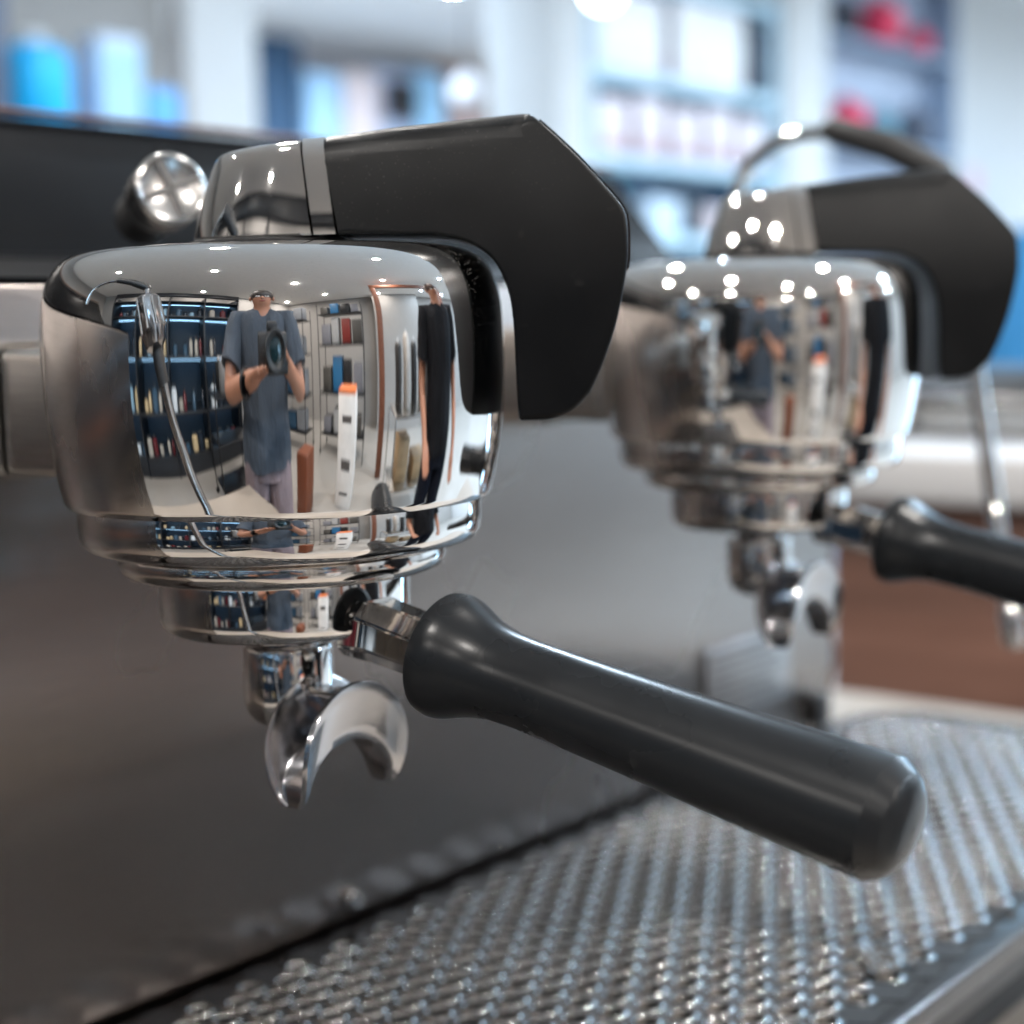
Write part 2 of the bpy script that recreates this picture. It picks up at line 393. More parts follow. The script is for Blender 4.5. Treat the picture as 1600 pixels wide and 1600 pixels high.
gl('gasket_ring', [(.043, -.0634), (.0460, -.0636), (.0472, -.0644), (.0476, -.0660), (.0472, -.0680), (.0461, -.0695), (.0444, -.0704), (.0410, -.0708), (.034, -.0709)], M['chrome_worn'])
gl('cap_washer', [(.0, .0219), (.0228, .0219), (.0232, .0223), (.0232, .0230), (.0222, .0234), (0, .0234)], M['rubber'], 64)
# neck running back to the splash panel
def rrect(cx, cz, hw, hh, r, n=6):
    out = []
    for sx, sz, a0 in ((1, 1, 0), (-1, 1, 90), (-1, -1, 180), (1, -1, 270)):
        for k in range(n+1):
            a = R(a0 + 90*k/n); out.append((cx + sx*(hw-r) + r*math.cos(a), cz + sz*(hh-r) + r*math.sin(a)))
    return out
bm = bmesh.new(); prism(bm, rrect(0, H-.0250, .036, .0190, .0035), lambda p: (p[0], .045, p[1]), lambda p: (p[0], .0815, p[1]))
from_bm('neck', bm, M['steel'], grp, True, 40, (0, .06, H-.025))
bm = bmesh.new(); prism(bm, rrect(0, H-.0250, .039, .0212, .008), lambda p: (p[0], .0830, p[1]), lambda p: (p[0], PY-.0004, p[1]))
from_bm('neck_flange', bm, M['steel'], grp, True, 40, (0, .095, H-.025))

# --- paddle lever: side profile in (s, z), swung towards the right
UA = R(-54.06); LU = Vector((math.cos(UA), math.sin(UA), 0)); LN = Vector((LU.y, -LU.x, 0))    # LN points to the camera side
def lev(s, n, z): return LU*s + LN*n + Vector((0, 0, H+z))
def halfw(z): return .0214 - 3.1*max(0, z-.004)**2
# chrome cap: D-shaped plan, lofted upwards
def cap_top(s): return .0478 + .0033*min(1, max(0, (s+.014)/.035))**.8
def cap_front(z, f0): return f0 - .0036*(z-.0237)/.0268
def cap_ring(z, rr, f0, back, n=24):
    c = .010; out = []; hw = halfw(z) - rr
    for k in range(n+1):                       # superelliptic tail
        a = math.pi/2 + math.pi*k/n; ca, sa = math.cos(a), math.sin(a)
        out.append((c - (c-back-rr)*abs(ca)**.86, hw*math.copysign(abs(sa)**.86, sa)))
    return [(cap_front(z, f0), hw)] + out + [(cap_front(z, f0), -hw)]
bm = bmesh.new(); rings = []
zs = [(.0237, .0005), (.0242, 0)] + [(.0258 + .0017*k, 0) for k in range(11)] + [(.0446, .0001), (.0455, .0003), (.0461, .0007), (.0465, .0013), (.0468, .0022), (.0470, .0040)]
for z, rr in zs:
    t = (z-.0237)/.0234
    vs = []
    for s_, n_ in cap_ring(z, rr, .0146, -.0221 + .0078*t**1.2):
        zz = z + (cap_top(s_) - .0474)*max(0, (z-.030)/.0171)
        vs.append(bm.verts.new(lev(s_, n_, zz)))
    rings.append(vs)
for a, b in zip(rings, rings[1:]):
    n = len(a)
    for k in range(n): bm.faces.new((a[k], a[(k+1) % n], b[(k+1) % n], b[k]))
bm.faces.new(rings[0][::-1]); bm.faces.new(rings[-1])
cap = from_bm('paddle_cap', bm, M['chrome_bare'], grp, True, 42, (0, 0, H+.0237))
def cap_section(f0, ins):
    out = []
    top = cap_top(f0)
    pts = [(z, 0) for z in np.linspace(.0238, top-.0060, 8)] + [(top-.0060+.0060*math.sin(a), .0060*(1-math.cos(a))) for a in np.linspace(.2, math.pi/2, 8)]
    L_ = [(halfw(z)-r-ins, z - (ins if z > .045 else 0)) for z, r in pts]
    return [(cap_front(z, f0), n, z) for n, z in L_] + [(cap_front(z, f0), -n, z) for n, z in L_[::-1]]
bm = bmesh.new(); secs = [[bm.verts.new(lev(*p)) for p in cap_section(f, i_)] for f, i_ in ((.0150, .0005), (.0153, 0), (.0213, 0), (.0216, .0005))]
for a, b in zip(secs, secs[1:]):
    for k in range(len(a)): bm.faces.new((a[k], a[(k+1) % len(a)], b[(k+1) % len(a)], b[k]))
bm.faces.new(secs[0][::-1]); bm.faces.new(secs[-1])
from_bm('cap_ring', bm, M['chrome_bare'], grp, True, 42, (0, 0, H+.0237))

# black cover
S = {  # profile, clockwise from the rear top: each run is smoothed on its own so corners stay crisp
 'top': [(.0184, .0508), (.0366, .0529), (.0540, .0544), (.0710, .0557), (.0742, .0556)],
 'up': [(.0753, .0549), (.0790, .0516), (.0878, .0430), (.0970, .0325), (.0994, .0292)],
 'front': [(.1003, .0272), (.1007, .0220), (.1003, .0130), (.0975, -.0010), (.0940, -.0115), (.0911, -.0181)],
 'foot': [(.0898, -.0208), (.0860, -.0247), (.0822, -.0267), (.0785, -.0277), (.0740, -.0279), (.0710, -.0279)],
 'in': [(.0703, -.0274), (.0700, -.0250), (.0697, -.0170), (.0692, -.0005), (.0677, .0085), (.0639, .0160), (.0577, .0205), (.0500, .0226), (.0420, .0231), (.0330, .0235), (.0220, .0236)]}
poly = []; rad = []
for k, run in S.items():
    q = catmull(run, 4)
    for i, p in enumerate(q):
        poly.append(p)
        rad.append({'top': .0070, 'up': .0010, 'front': .0010, 'foot': .0016, 'in': .0010}[k])
sm = rad[:]
for _ in range(4): sm = [(sm[i-1] + 2*sm[i] + sm[(i+1) % len(sm)])/4 for i in range(len(sm))]
sm[0] = sm[1] = sm[2] = .0068; sm[-1] = .0010
P2 = [Vector(p) for p in poly]; NN = len(P2); nrm = []
area = sum(P2[i].x*P2[(i+1) % NN].y - P2[(i+1) % NN].x*P2[i].y for i in range(NN))
for i in range(NN):
    d = (P2[(i+1) % NN] - P2[i-1]).normalized(); n = Vector((-d.y, d.x))
    if area < 0: n = -n
    nrm.append(n)                              # inward
bm = bmesh.new(); HW0 = .0214
Ks = [1, .8, .6, .4, .2, 0]
def layer(sgn, k):
    out = []
    for i in range(NN):
        r_ = sm[i]; a = k*math.pi/2
        nv = Vector((0, -1)) if i == 0 else Vector((0, 1)) if i == NN-1 else nrm[i]
        q = P2[i] + nv*(r_*(1-math.cos(a)))
        out.append(bm.verts.new((q.x, sgn*(HW0 - r_*(1-math.sin(a))), q.y)))
    return out
seq = [layer(1, k) for k in Ks] + [layer(-1, k) for k in Ks[::-1]]
for a, b in zip(seq, seq[1:]):
    for k in range(NN): bm.faces.new((a[k], a[(k+1) % NN], b[(k+1) % NN], b[k]))
bm.faces.new(seq[0][::-1]); bm.faces.new(seq[-1])
for zc in np.arange(-.0260, .0530, .0030):
    bmesh.ops.bisect_plane(bm, geom=bm.verts[:]+bm.edges[:]+bm.faces[:], plane_co=(0, 0, float(zc)), plane_no=(0, 0, 1), dist=1e-6)
for sc_ in np.arange(.028, .100, .006):
    bmesh.ops.bisect_plane(bm, geom=bm.verts[:]+bm.edges[:]+bm.faces[:], plane_co=(float(sc_), 0, 0), plane_no=(1, 0, 0), dist=1e-6)
for v in bm.verts:
    s_, n_, z_ = v.co; v.co = lev(s_, n_*halfw(z_)/HW0, z_)
bmesh.ops.recalc_face_normals(bm, faces=bm.faces)
cov = from_bm('paddle_cover', bm, M['cover'], grp, True, 38, (0, 0, H+.03))
wn = cov.modifiers.new('wn', 'WEIGHTED_NORMAL'); wn.keep_sharp = True
# thin gloss strip along the front of the cover
bm = bmesh.new()
run = catmull(S['up'], 4)[2:] + catmull(S['front'], 4)[:9]
pr = None
for (s_, z_) in run:
    hw = halfw(z_) - .0034
    i = min(range(NN), key=lambda j: (P2[j]-Vector((s_, z_))).length); n = -nrm[i]
    v = [bm.verts.new(lev(s_ + n.x*o, sg*hw, z_ + n.y*o)) for sg, o in ((1, -.0002), (1, .0007), (-1, .0007), (-1, -.0002))]
    if pr:
        for k in range(4): bm.faces.new((pr[k], pr[(k+1) % 4], v[(k+1) % 4], v[k]))
    else: bm.faces.new(v)
    pr = v
bm.faces.new(pr[::-1])
from_bm('front_strip', bm, plain('gloss black strip', (.01, .01, .011), .12), cov, True, 40, (0, 0, H+.02))

copy_tree(grp, None, mach)
g2 = [o for o in mach.children if o.name.startswith('group_head') and o is not grp][0]
g2.location = grp.location + Vector((.27, 0, 0))

# --- steam wands
def wand(x, swing, tipdx=0.0):
    q = lambda y, z: (x, y, H+z)
    base = q(.150, .043)
    path = catmull([q(.150, .043), q(.149, .065), q(.140, .084), q(.118, .096), q(.090, .0975)], 6)
    bm = bmesh.new(); tube(bm, path, .0042, 16); o = from_bm('steam_wand', bm, M['chrome_bare'], mach, True, 40, base)
    bm = bmesh.new(); tube(bm, [q(.093, .098), q(.088, .098), q(.055, .087), q(.024, .070), q(.019, .064)], [.0050, .0075, .0080, .0075, .0050], 18)
    from_bm('black_grip', bm, M['rubber'], o, True, 40, q(.09, .098))
    a = Vector(q(.021, .066)); d = Vector((tipdx, -.042-swing, -.26)).normalized()
    bm = bmesh.new(); fr = frame(a, d)
    lathe(bm, [(0, 0), (.0048, 0), (.0048, .014)] + [(.0095, .018), (.0140, .022), (.0150, .026), (.0150, .064), (.0120, .072), (.0065, .075), (0, .075)], 28, fr)
    # ribs: pull every other column inwards
    from_bm('ribbed_barrel', bm, M['chrome_cast'], o, True, 40, a)
    for k in range(9):
        aa = 2*math.pi*k/9; bm = bmesh.new()
        pa = fr @ Vector((.0149*math.cos(aa), .0149*math.sin(aa), .027)); pb = fr @ Vector((.0149*math.cos(aa), .0149*math.sin(aa), .063))
        tube(bm, [pa, pb], .0016, 8); from_bm('barrel_rib', bm, M['chrome_bare'], o, True, 40, pa)
    bm = bmesh.new(); lathe(bm, [(0, .0752), (.0062, .0752), (.0066, .080), (.0062, .094), (0, .094)], 20, fr); from_bm('collar_sleeve', bm, M['rubber'], o, True, 40, a)
    bm = bmesh.new(); lathe(bm, [(0, .0942), (.0046, .0942), (.0046, .225), (.0058, .228), (.0058, .240), (.0040, .246), (0, .247)], 20, fr); from_bm('steam_tube', bm, M['chrome_bare'], o, True, 40, a)
    return o
wand(.50, 0.0)
wand(-.165, .05, .02)

# ================================================================= PORTAFILTERS
PA = R(-88); PD = Vector((math.cos(PA), math.sin(PA), 0)); PN = Vector((-PD.y, PD.x, 0))
def portafilter(label):
    z0 = H-.0785
    t = empty('portafilter', (0, 0, z0), label, 'portafilter', 'portafilters locked into the group heads')
    b = bmesh.new(); lathe(b, [(.0, -.0712), (.0363, -.0712), (.0365, -.0730), (.0365, -.0825), (.0362, -.0845), (.0353, -.0861), (.0335, -.0872), (.028, -.0879), (.014, -.0881), (0, -.0881)], 120, Matrix.Translation((0, 0, H)))
    from_bm('basket_holder', b, M['chrome'], t, True, 38, (0, 0, H-.0881))
    sl = math.tan(R(11)); ax = lambda s: PD*s + Vector((0, 0, H-.0785 - sl*s)); d = (PD + Vector((0, 0, -sl))).normalized()
    # cast boss with faceted sides where the stem meets the holder
    b = bmesh.new(); fr = frame(ax(.030), d); oct_ = []
    for s_, hw, hh, ch in ((.0, .0108, .0083, .0035), (.0050, .0098, .0085, .0042), (.0080, .0090, .0087, .0048), (.0285, .0086, .0084, .0048)):
        pts = [(hw, hh-ch), (hw-ch, hh), (-hw+ch, hh), (-hw, hh-ch), (-hw, -hh+ch), (-hw+ch, -hh), (hw-ch, -hh), (hw, -hh+ch)]
        oct_.append([b.verts.new(fr @ Vector((x_, y_, s_))) for x_, y_ in pts])
    for p, q in zip(oct_, oct_[1:]):
        for i in range(8): b.faces.new((p[i], p[(i+1) % 8], q[(i+1) % 8], q[i]))
    b.faces.new(oct_[0][::-1]); b.faces.new(oct_[-1])
    bmesh.ops.bevel(b, geom=b.edges[:], offset=.0006, segments=2, affect='EDGES')
    from_bm('stem_boss', b, M['chrome_bare'], t, True, 30, ax(.034))
    b = bmesh.new(); lathe(b, [(0, .0), (.0089, .0), (.0092, .0006), (.0092, .0018), (.0088, .0024), (0, .0024)], 48, frame(ax(.0556), d))
    from_bm('stem_ring', b, M['chrome_bare'], t, True, 30, ax(.04))
    hp = spline([(.0153, .0), (.0169, .0010), (.0174, .0030), (.0169, .0062), (.0153, .0102), (.0137, .0145), (.0126, .0195), (.0120, .0270), (.0120, .0370), (.0124, .058), (.0133, .085), (.0142, .109), (.0149, .1315)], 60)
    prof = [(0, .0), (.0088, 0), (.0090, -.0004), (.0145, -.0003)] + hp + [(.0124, .1356)] + spline([(.0122, .1359), (.0095, .1377), (.0048, .1389), (.0001, .1393)], 8)
    b = bmesh.new(); lathe(b, prof, 96, frame(ax(.0580), d)); from_bm('handle', b, M['handle'], t, True, 22, ax(.0580))
    # spout
    b = bmesh.new(); lathe(b, [(0, -.0879), (.0110, -.0879), (.0114, -.0886), (.0114, -.0896), (.0094, -.0900), (.0090, -.0907), (.0096, -.0912), (.0096, -.0921), (.0090, -.0926), (0, -.0926)], 48, Matrix.Translation((0, 0, H)))
    sp = from_bm('spout', b, M['chrome_cast'], t, True, 30, (0, 0, H-.088))
    b = bmesh.new(); lathe(b, [(0, -.0927), (.0118, -.0927), (.0128, -.0932), (.0132, -.0942), (.0132, -.1080), (.0129, -.1105), (.0120, -.1130), (.0104, -.1152), (.0080, -.1167), (.0045, -.1176), (0, -.1178)], 56, Matrix.Translation((0, 0, H)))
    from_bm('spout_block', b, M['chrome_bare'], sp, True, 35, (0, 0, H-.105))
    # crescent trough: outer arc Ro round (0,zo), inner arc Ri round (0,zi)
    yc = -.0192; zo, Ro, zi, Ri = -.1222, .0208, -.1348, .0176
    b = bmesh.new(); rows = []
    for i in range(57):
        t_ = -1 + 2*i/56
        a = R(90) - t_*R(115)
        co = Vector((Ro*math.cos(a), zo + (Ro if math.sin(a) > 0 else .0305)*math.sin(a)))
        ai = R(90) - t_*R(91)
        ci = Vector((Ri*math.cos(ai), zi + .0168*math.sin(ai)))
        hgt = co - ci; row = []
        for j in range(17):
            v = -1 + 2*j/16
            u_ = max(0, (abs(v)-.30)/.70); g = u_**1.15
            wv = math.copysign(.0056*min(1, abs(v)/.30)**.8 + .0030*u_**1.5, v) * (1 - .6*abs(t_)**9)
            p = ci + hgt*g
            row.append(b.verts.new((p.x, yc + wv, H + p.y)))
        rows.append(row)
    for p, q in zip(rows, rows[1:]):
        for j in range(16): b.faces.new((p[j], p[j+1], q[j+1], q[j]))
    tr = from_bm('spout_trough', b, M['chrome_cast'], sp, True, 60, (0, yc, H-.11))
    so = tr.modifiers.new('s', 'SOLIDIFY'); so.thickness = .0014; so.offset = 0
    bv = tr.modifiers.new('b', 'BEVEL'); bv.width = .0005; bv.segments = 3; bv.limit_method = 'ANGLE'
    b = bmesh.new(); box(b, -.0052, .0052, -.0235, -.0070, H-.1150, H-.1045, .0015, 3)
    from_bm('spout_bridge', b, M['chrome_cast'], sp, True, 40, (0, -.012, H-.11))
    return t
pf = portafilter('chrome portafilter with charcoal handle in front, locked into the nearer group head')
p2 = copy_tree(pf, pf.location + Vector((.27, 0, 0)))
p2['label'] = 'blurred chrome portafilter with charcoal handle under the farther group head'

# ================================================================= DRIP TRAY
TZ = H-.2415; TX0, TX1, TY0, TY1 = -.262, .592, -.112, PY-.003
tray = empty('drip_tray', (.14, 0, TZ-.06), 'perforated stainless drip tray grille under the portafilters', 'drip tray')
pitch = .0140; dirs = R(30)
def outline(inset, n=8):
    """rounded rectangle of the tray"""
    out = []; r = .045 - inset
    for cx, cy, a0 in ((TX1-.045, TY1-.045, 0), (TX0+.03, TY1-.03, 90), (TX0+.03, TY0+.03, 180), (TX1-.045, TY0+.045, 270)):
        rr = r if cx > 0 else .03-inset
        for k in range(n+1):
            a = R(a0 + 90*k/n); out.append((cx + rr*math.cos(a), cy + rr*math.sin(a)))
    return out
def inside(x, y, ins):
    x0, x1, y0, y1 = TX0+ins, TX1-ins, TY0+ins, TY1-ins
    if not (x0 < x < x1 and y0 < y < y1): return False
    r = .045-ins
    for cy, s in ((TY1-.045, 1), (TY0+.045, -1)):
        if x > TX1-.045 and (y-cy)*s > 0 and math.hypot(x-TX1+.045, y-cy) > r: return False
    return True
bm = bmesh.new(); cells = []
ux = Vector((math.cos(dirs), math.sin(dirs), 0))*pitch; uy = Vector((math.cos(dirs+R(60)), math.sin(dirs+R(60)), 0))*pitch
for i in range(-80, 80):
    for j in range(-80, 80):
        c = ux*i + uy*j
        if inside(c.x, c.y, .0145): cells.append((c.x, c.y, 1))
        elif inside(c.x, c.y, .0085): cells.append((c.x, c.y, 0))
hexr = pitch/math.sqrt(3)
for cx, cy, hole in cells:
    rings = []
    hexp = []
    for k in range(12):
        a = dirs + R(30*k); rr = hexr if k % 2 else hexr*math.cos(R(30))
        hexp.append(bm.verts.new((cx+rr*math.cos(a), cy+rr*math.sin(a), TZ)))
    rings.append(hexp)
    if not hole: bm.faces.new(hexp); continue
    for rr, z in ((.0054, .0000), (.0052, .0003), (.0049, .0006), (.0046, .0006), (.0043, .0003), (.0042, -.0004), (.0042, -.0020)):
        rings.append([bm.verts.new((cx+rr*math.cos(dirs+R(30*k)), cy+rr*math.sin(dirs+R(30*k)), TZ+z)) for k in range(12)])
    for q, (a, b) in enumerate(zip(rings, rings[1:])):
        for k in range(12): bm.faces.new((a[k], a[(k+1) % 12], b[(k+1) % 12], b[k])).material_index = 1 if q else 0
for _f in bm.faces: pass
o = from_bm('perforated_plate', bm, M['tray'], tray, True, 75, (.14, 0, TZ)); o.data.materials.append(M['bead']); stuff(o)
# border sheet with folded rim
bm = bmesh.new(); lo = [outline(.0160), outline(.0015), outline(.0004), outline(0), outline(0)]
zz = [TZ-.0003, TZ-.0003, TZ-.0008, TZ-.0020, TZ-.009]; rg = []
for l, z in zip(lo, zz): rg.append([bm.verts.new((x, y, z)) for x, y in l])
for a, b in zip(rg, rg[1:]):
    n = len(a)
    for k in range(n): bm.faces.new((a[k], a[(k+1) % n], b[(k+1) % n], b[k]))
from_bm('rim', bm, M['tray'], tray, True, 60, (.14, TY0, TZ-.02))
boxo('tray_well', TX0+.004, TX1-.03, TY0+.025, TY1-.001, TZ-.045, TZ-.024, plain('tray well', (.05, .05, .05), .4, .6), tray, .002)
# a few drops of water lying on the grille
bm = bmesh.new()
for k in range(16):
    a = random.uniform(0, 6.28); q = random.random()**.5*.016
    x, y = .218 + q*math.cos(a)*1.0, -.082 + q*math.sin(a)*.8; r_ = random.uniform(.0018, .0052)
    lathe(bm, [(r_, .0), (r_*.9, r_*.22), (r_*.55, r_*.38), (0, r_*.43)], 14, Matrix.Translation((x, y, TZ+.0012)))
wm, wt, wb = nt('water'); wb.inputs['Base Color'].default_value = (.9, .9, .9, 1); wb.inputs['Roughness'].default_value = .02; wb.inputs['Metallic'].default_value = .0
wb.inputs['Transmission Weight'].default_value = .9; wb.inputs['IOR'].default_value = 1.33
wt.links.new(ramp(wt, noise(wt, 50).outputs[0], .3, .015, .7, .04).outputs[0], wb.inputs['Roughness'])
dr = from_bm('water_drops', bm, wm, None, True, 60, (.218, -.082, TZ)); stuff(dr)
tag(dr, 'splash of water drops on the front corner of the drip tray', 'water')

# ================================================================= THINGS BEHIND THE MACHINE (seen out of focus)
def hexcol(h, g=1.0):
    v = [int(h[i:i+2], 16)/255 for i in (0, 2, 4)]
    return tuple(((c/12.92) if c <= .04045 else ((c+.055)/1.055)**2.4)*g for c in v)
_mc = {}
def paint(h, rough=.5, var=.08):
    if (h, rough) not in _mc: _mc[(h, rough)] = plain('paint '+h, hexcol(h), rough, var=var, scale=9)
    return _mc[(h, rough)]
m_white = plain('white laminate', (.50, .50, .51), .5, var=.02)
sec = empty('side_counter', (1.9, .34, 0), 'counter with a thick white top and brown front standing behind the drip tray', 'counter')
boxo('white_top', 1.47, 2.35, .02, .66, H-.225, H-.165, m_white, sec, .006)
boxo('brown_front', 1.52, 1.56, .05, .63, .06, H-.227, plain('brown timber front', (.16, .078, .055), .5, var=.3, scale=2.2, stretch=(1, 1, 9)), sec, .002)
boxo('carcass', 1.561, 2.30, .06, .62, .06, H-.228, paint('5a4a42'), sec, .002)
boxo('plinth', 1.60, 2.26, .09, .58, 0, .059, M['rubber'], sec, 0)
kb = empty('grinder_base', (1.86, .52, H-.1645), 'low dark grey machine on the white counter top behind the farther group', 'coffee machine')
boxo('housing', 1.66, 2.06, .36, .655, H-.1645, H-.098, plain('dark grey housing', (.045, .048, .055), .4), kb, .012, 3)
boxo('lid', 1.68, 2.04, .38, .64, H-.0975, H-.085, M['rubber'], kb, .004)
boxo('drawer_front', 1.650, 1.6595, .42, .58, H-.150, H-.112, M['steel'], kb, .002)
tb = empty('white_tray', (1.85, .18, H-.1645), 'shallow pale tray lying on the white counter top beside the dark machine', 'tray')
boxo('tray_base', 1.62, 2.1, .04, .30, H-.1645, H-.155, paint('c8c4c4'), tb, .003)
for y0 in (.04, .30): boxo('tray_edge', 1.62, 2.1, y0, y0+.01, H-.1545, H-.120, paint('c8c4c4'), tb, .002)

TX = lambda x: x
TZf = lambda z: z
def shelf_unit(name, label, x0, x1, y0, y1, boards, top, m, upr=.025, bt=.03, back=None):
    x0, x1 = TX(x0), TX(x1); boards = [TZf(z) for z in boards]; top = TZf(top)
    e = empty(name, ((x0+x1)/2, (y0+y1)/2, 0), label, 'shelf')
    for x in (x0, x1-upr): boxo('upright', x, x+upr, y0, y1, 0, top, m, e, .002)
    for z in boards: boxo('board', x0+upr+.001, x1-upr-.001, y0+.002, y1-.02, z-bt, z, m, e, .002)
    if back: boxo('back_panel', x0+upr+.001, x1-upr-.001, y1-.019, y1-.006, .02, top-.01, back, e, 0)
    return e
def pack(name, label, cat, x0, x1, y0, y1, z0, z1, m, band=None, bev=.006, rnd=False, group=None):
    x0, x1, z0, z1 = TX(x0), TX(x1), TZf(z0), TZf(z1)
    e = empty(name, ((x0+x1)/2, (y0+y1)/2, z0), label, cat, group)
    if rnd:
        r = (x1-x0)/2; cx = (x0+x1)/2; cy = y0+r; h = z1-z0
        b = bmesh.new(); lathe(b, [(0, 0), (r*.96, 0), (r, r*.06), (r, h-r*.55), (r*.93, h-r*.25), (r*.7, h-r*.08), (r*.4, h), (0, h)], 24, Matrix.Translation((cx, cy, z0)))
        from_bm('body', b, m, e, True, 40, (cx, cy, z0))
        b = bmesh.new(); lathe(b, [(0, h+.0005), (r*.36, h+.0005), (r*.36, h+r*.25), (r*.3, h+r*.3), (0, h+r*.3)], 20, Matrix.Translation((cx, cy, z0)))
        from_bm('lid', b, M['trim'], e, True, 40, (cx, cy, z1))
    else:
        boxo('body', x0, x1, y0, y1, z0, z1, m, e, bev)
        if band: boxo('printed_band', x0+.004, x1-.004, y0-.0016, y0-.0004, z0+(z1-z0)*band[1], z0+(z1-z0)*band[2], band[0], e, 0)
        boxo('flap', x0+.01, x1-.01, y0+.01, y1-.01, z1+.0003, z1+.003, m, e, 0)
    return e
Y0 = 3.30
def near_map(z): return z if z < .5 else H + (z-H)*1.05 + .18 if z > H+.1 else z + .32*(z-.5)/(H-.4)
TX = lambda x: 1.066*x + .18
TZf = near_map
# left: low shelf with the blue goods
sh = shelf_unit('display_shelf', 'low pale shelf under the blue packages against the beige wall', 1.55, 2.44, 3.26, 3.72, [.4, .9, H+.285], H+.285, paint('c9ccd4'))
pack('blue_canister', 'vivid cyan blue canister, the most saturated thing at upper left', 'canister', 1.955, 2.135, Y0, Y0+.18, H+.286, H+.53, plain('cyan blue tin', (.0, .46, .95), .4), rnd=True)
pack('pale_bag', 'pale blue striped package between the cyan canister and the sky blue box', 'package', 2.175, 2.31, Y0, Y0+.1, H+.286, H+.56, paint('c3d2e6'), (paint('a4cce8'), .1, .9))
pack('sky_box', 'sky blue box just left of the white column', 'box', 2.325, 2.43, Y0, Y0+.12, H+.286, H+.44, plain('sky blue card', (.12, .42, .85), .5))
pack('dark_box', 'tall dark slate package at the far left edge of the picture', 'package', 1.80, 1.915, Y0, Y0+.12, H+.286, H+.68, paint('4c566b'))
# deep hall goods
TX = lambda x: 1.04*x + .66
TZf = lambda z: z if z < .5 else H + (z-H)*1.05 + .30
pack('navy_banner', 'tall dark navy display panel just right of the broad white column', 'display panel', 5.58, 5.86, 6.9, 7.0, .02, H+1.30, plain('navy board', (.02, .06, .12), .5))
pack('ice_blue_bag', 'ice blue display card beside the dark navy panel', 'display card', 5.90, 6.16, 6.88, 6.98, .02, H+1.12, paint('a9cdea'))
pack('cream_stand', 'pinkish cream display stand in the middle of the deep hall', 'display stand', 6.20, 6.46, 6.86, 6.96, .02, H+1.15, paint('e6d2d0'))
tv = pack('wall_screen', 'small dark brown screen on the pale stand in the deep hall', 'screen', 6.50, 6.74, 6.80, 6.86, H+.90, H+1.13, paint('3d3038'), (M['gloss_black'], .1, .9))
pack('screen_stand', 'pale stand carrying the small dark screen', 'stand', 6.48, 6.76, 6.87, 6.99, .02, H+1.2, paint('b9c4dc'))
pack('azure_sheet', 'light azure banner right of the small dark screen', 'banner', 6.80, 7.05, 6.86, 6.92, .02, H+1.22, paint('a4d4f4'))
tw = empty('timber_screen', (8.9, 7.3, 0), 'warm orange brown timber wall panel in the deep hall', 'wall panel')
for k in range(8): boxo('plank', 8.26+k*.17, 8.425+k*.17, 7.25+.008*(k % 2), 7.30, .02, H+1.72, plain('warm plank', (.36+.03*(k % 3), .20, .13), .5, var=.2, scale=3, stretch=(6, 6, 1)), tw, .003)
pack('pink_box', 'pale pink carton before the timber panel', 'carton', 7.30, 7.62, 7.0, 7.2, .02, H+.98, paint('ecd0cc'))
pack('peach_box', 'taller peach carton before the timber panel, right of the pale pink one', 'carton', 7.85, 8.25, 7.0, 7.2, .02, H+1.05, paint('e8c6b8'))
# carton shelves
TX = lambda x: 1.07*x - .03
TZf = near_map
blue_shelf = paint('c4e2f2')
sh = shelf_unit('carton_shelf', 'tall pale blue shelf holding rows of white cartons', 4.42, 5.70, 3.30, 3.49, [.35, .8, H+.02, H+.40, H+.70, H+1.06], H+1.08, blue_shelf, back=plain('slate blue back', (.05, .11, .19), .6), bt=.045)
pack('white_carton', 'large white carton at the left end of the upper carton shelf', 'carton', 4.50, 4.90, 3.32, 3.46, H+.7005, H+.985, paint('f2eef2'), (paint('ffffff'), .3, .8))
pack('white_carton', 'large white carton right of centre on the upper carton shelf', 'carton', 4.99, 5.46, 3.32, 3.46, H+.7005, H+1.0, paint('f6f2f4'), (paint('ffffff'), .3, .8))
pack('maroon_carton', 'narrow dark maroon box between the two large white cartons', 'box', 4.915, 4.965, 3.34, 3.385, H+.7005, H+.93, paint('59384a'))
pack('black_carton', 'charcoal box at the right end of the upper carton shelf', 'box', 5.51, 5.66, 3.32, 3.46, H+.7005, H+.97, paint('2c3a4c'))
for k in range(5):
    x = 4.50 + k*.235
    w_ = ['first', 'second', 'third', 'fourth', 'fifth'][k]
    pack('rosy_carton', f'pinkish white package, {w_} from the left on the middle carton shelf', 'package', x, x+.165, 3.32, 3.385, H+.4005, H+.60+.02*(k % 2), paint('f0e4ea'), (paint('c9a0a8'), .05, .25))
    pack('slim_book', f'dark red slim box right of the {w_} pinkish package', 'box', x+.175, x+.205, 3.33, 3.44, H+.4005, H+.55, paint('6a3640'))
for k, (x, wd, h, c, n) in enumerate([(4.50, .13, .27, '5fb8b4', 'teal'), (4.66, .10, .20, '14202c', 'near black'), (4.79, .22, .24, 'cfe2f4', 'frosty'), (5.04, .11, .26, '1c2a36', 'ink blue'), (5.18, .2, .22, 'd8c8cc', 'dusty rose'), (5.42, .2, .27, '3e6f8c', 'steel blue')]):
    pack('boxed_item', f'{n} box on the board under the pinkish packages', 'box', x, x+wd, 3.32, 3.46, H+.0205, H+.0205+h, paint(c))
for k, (x, wd, h, c, n) in enumerate([(4.5, .3, .26, 'b8d8e8', 'powder blue'), (4.85, .25, .3, '28323c', 'graphite'), (5.15, .4, .24, 'e0e0e4', 'off white')]):
    pack('lower_box', f'{n} box on the second lowest board of the carton shelf', 'box', x, x+wd, 3.32, 3.46, .8005, .8005+h, paint(c))
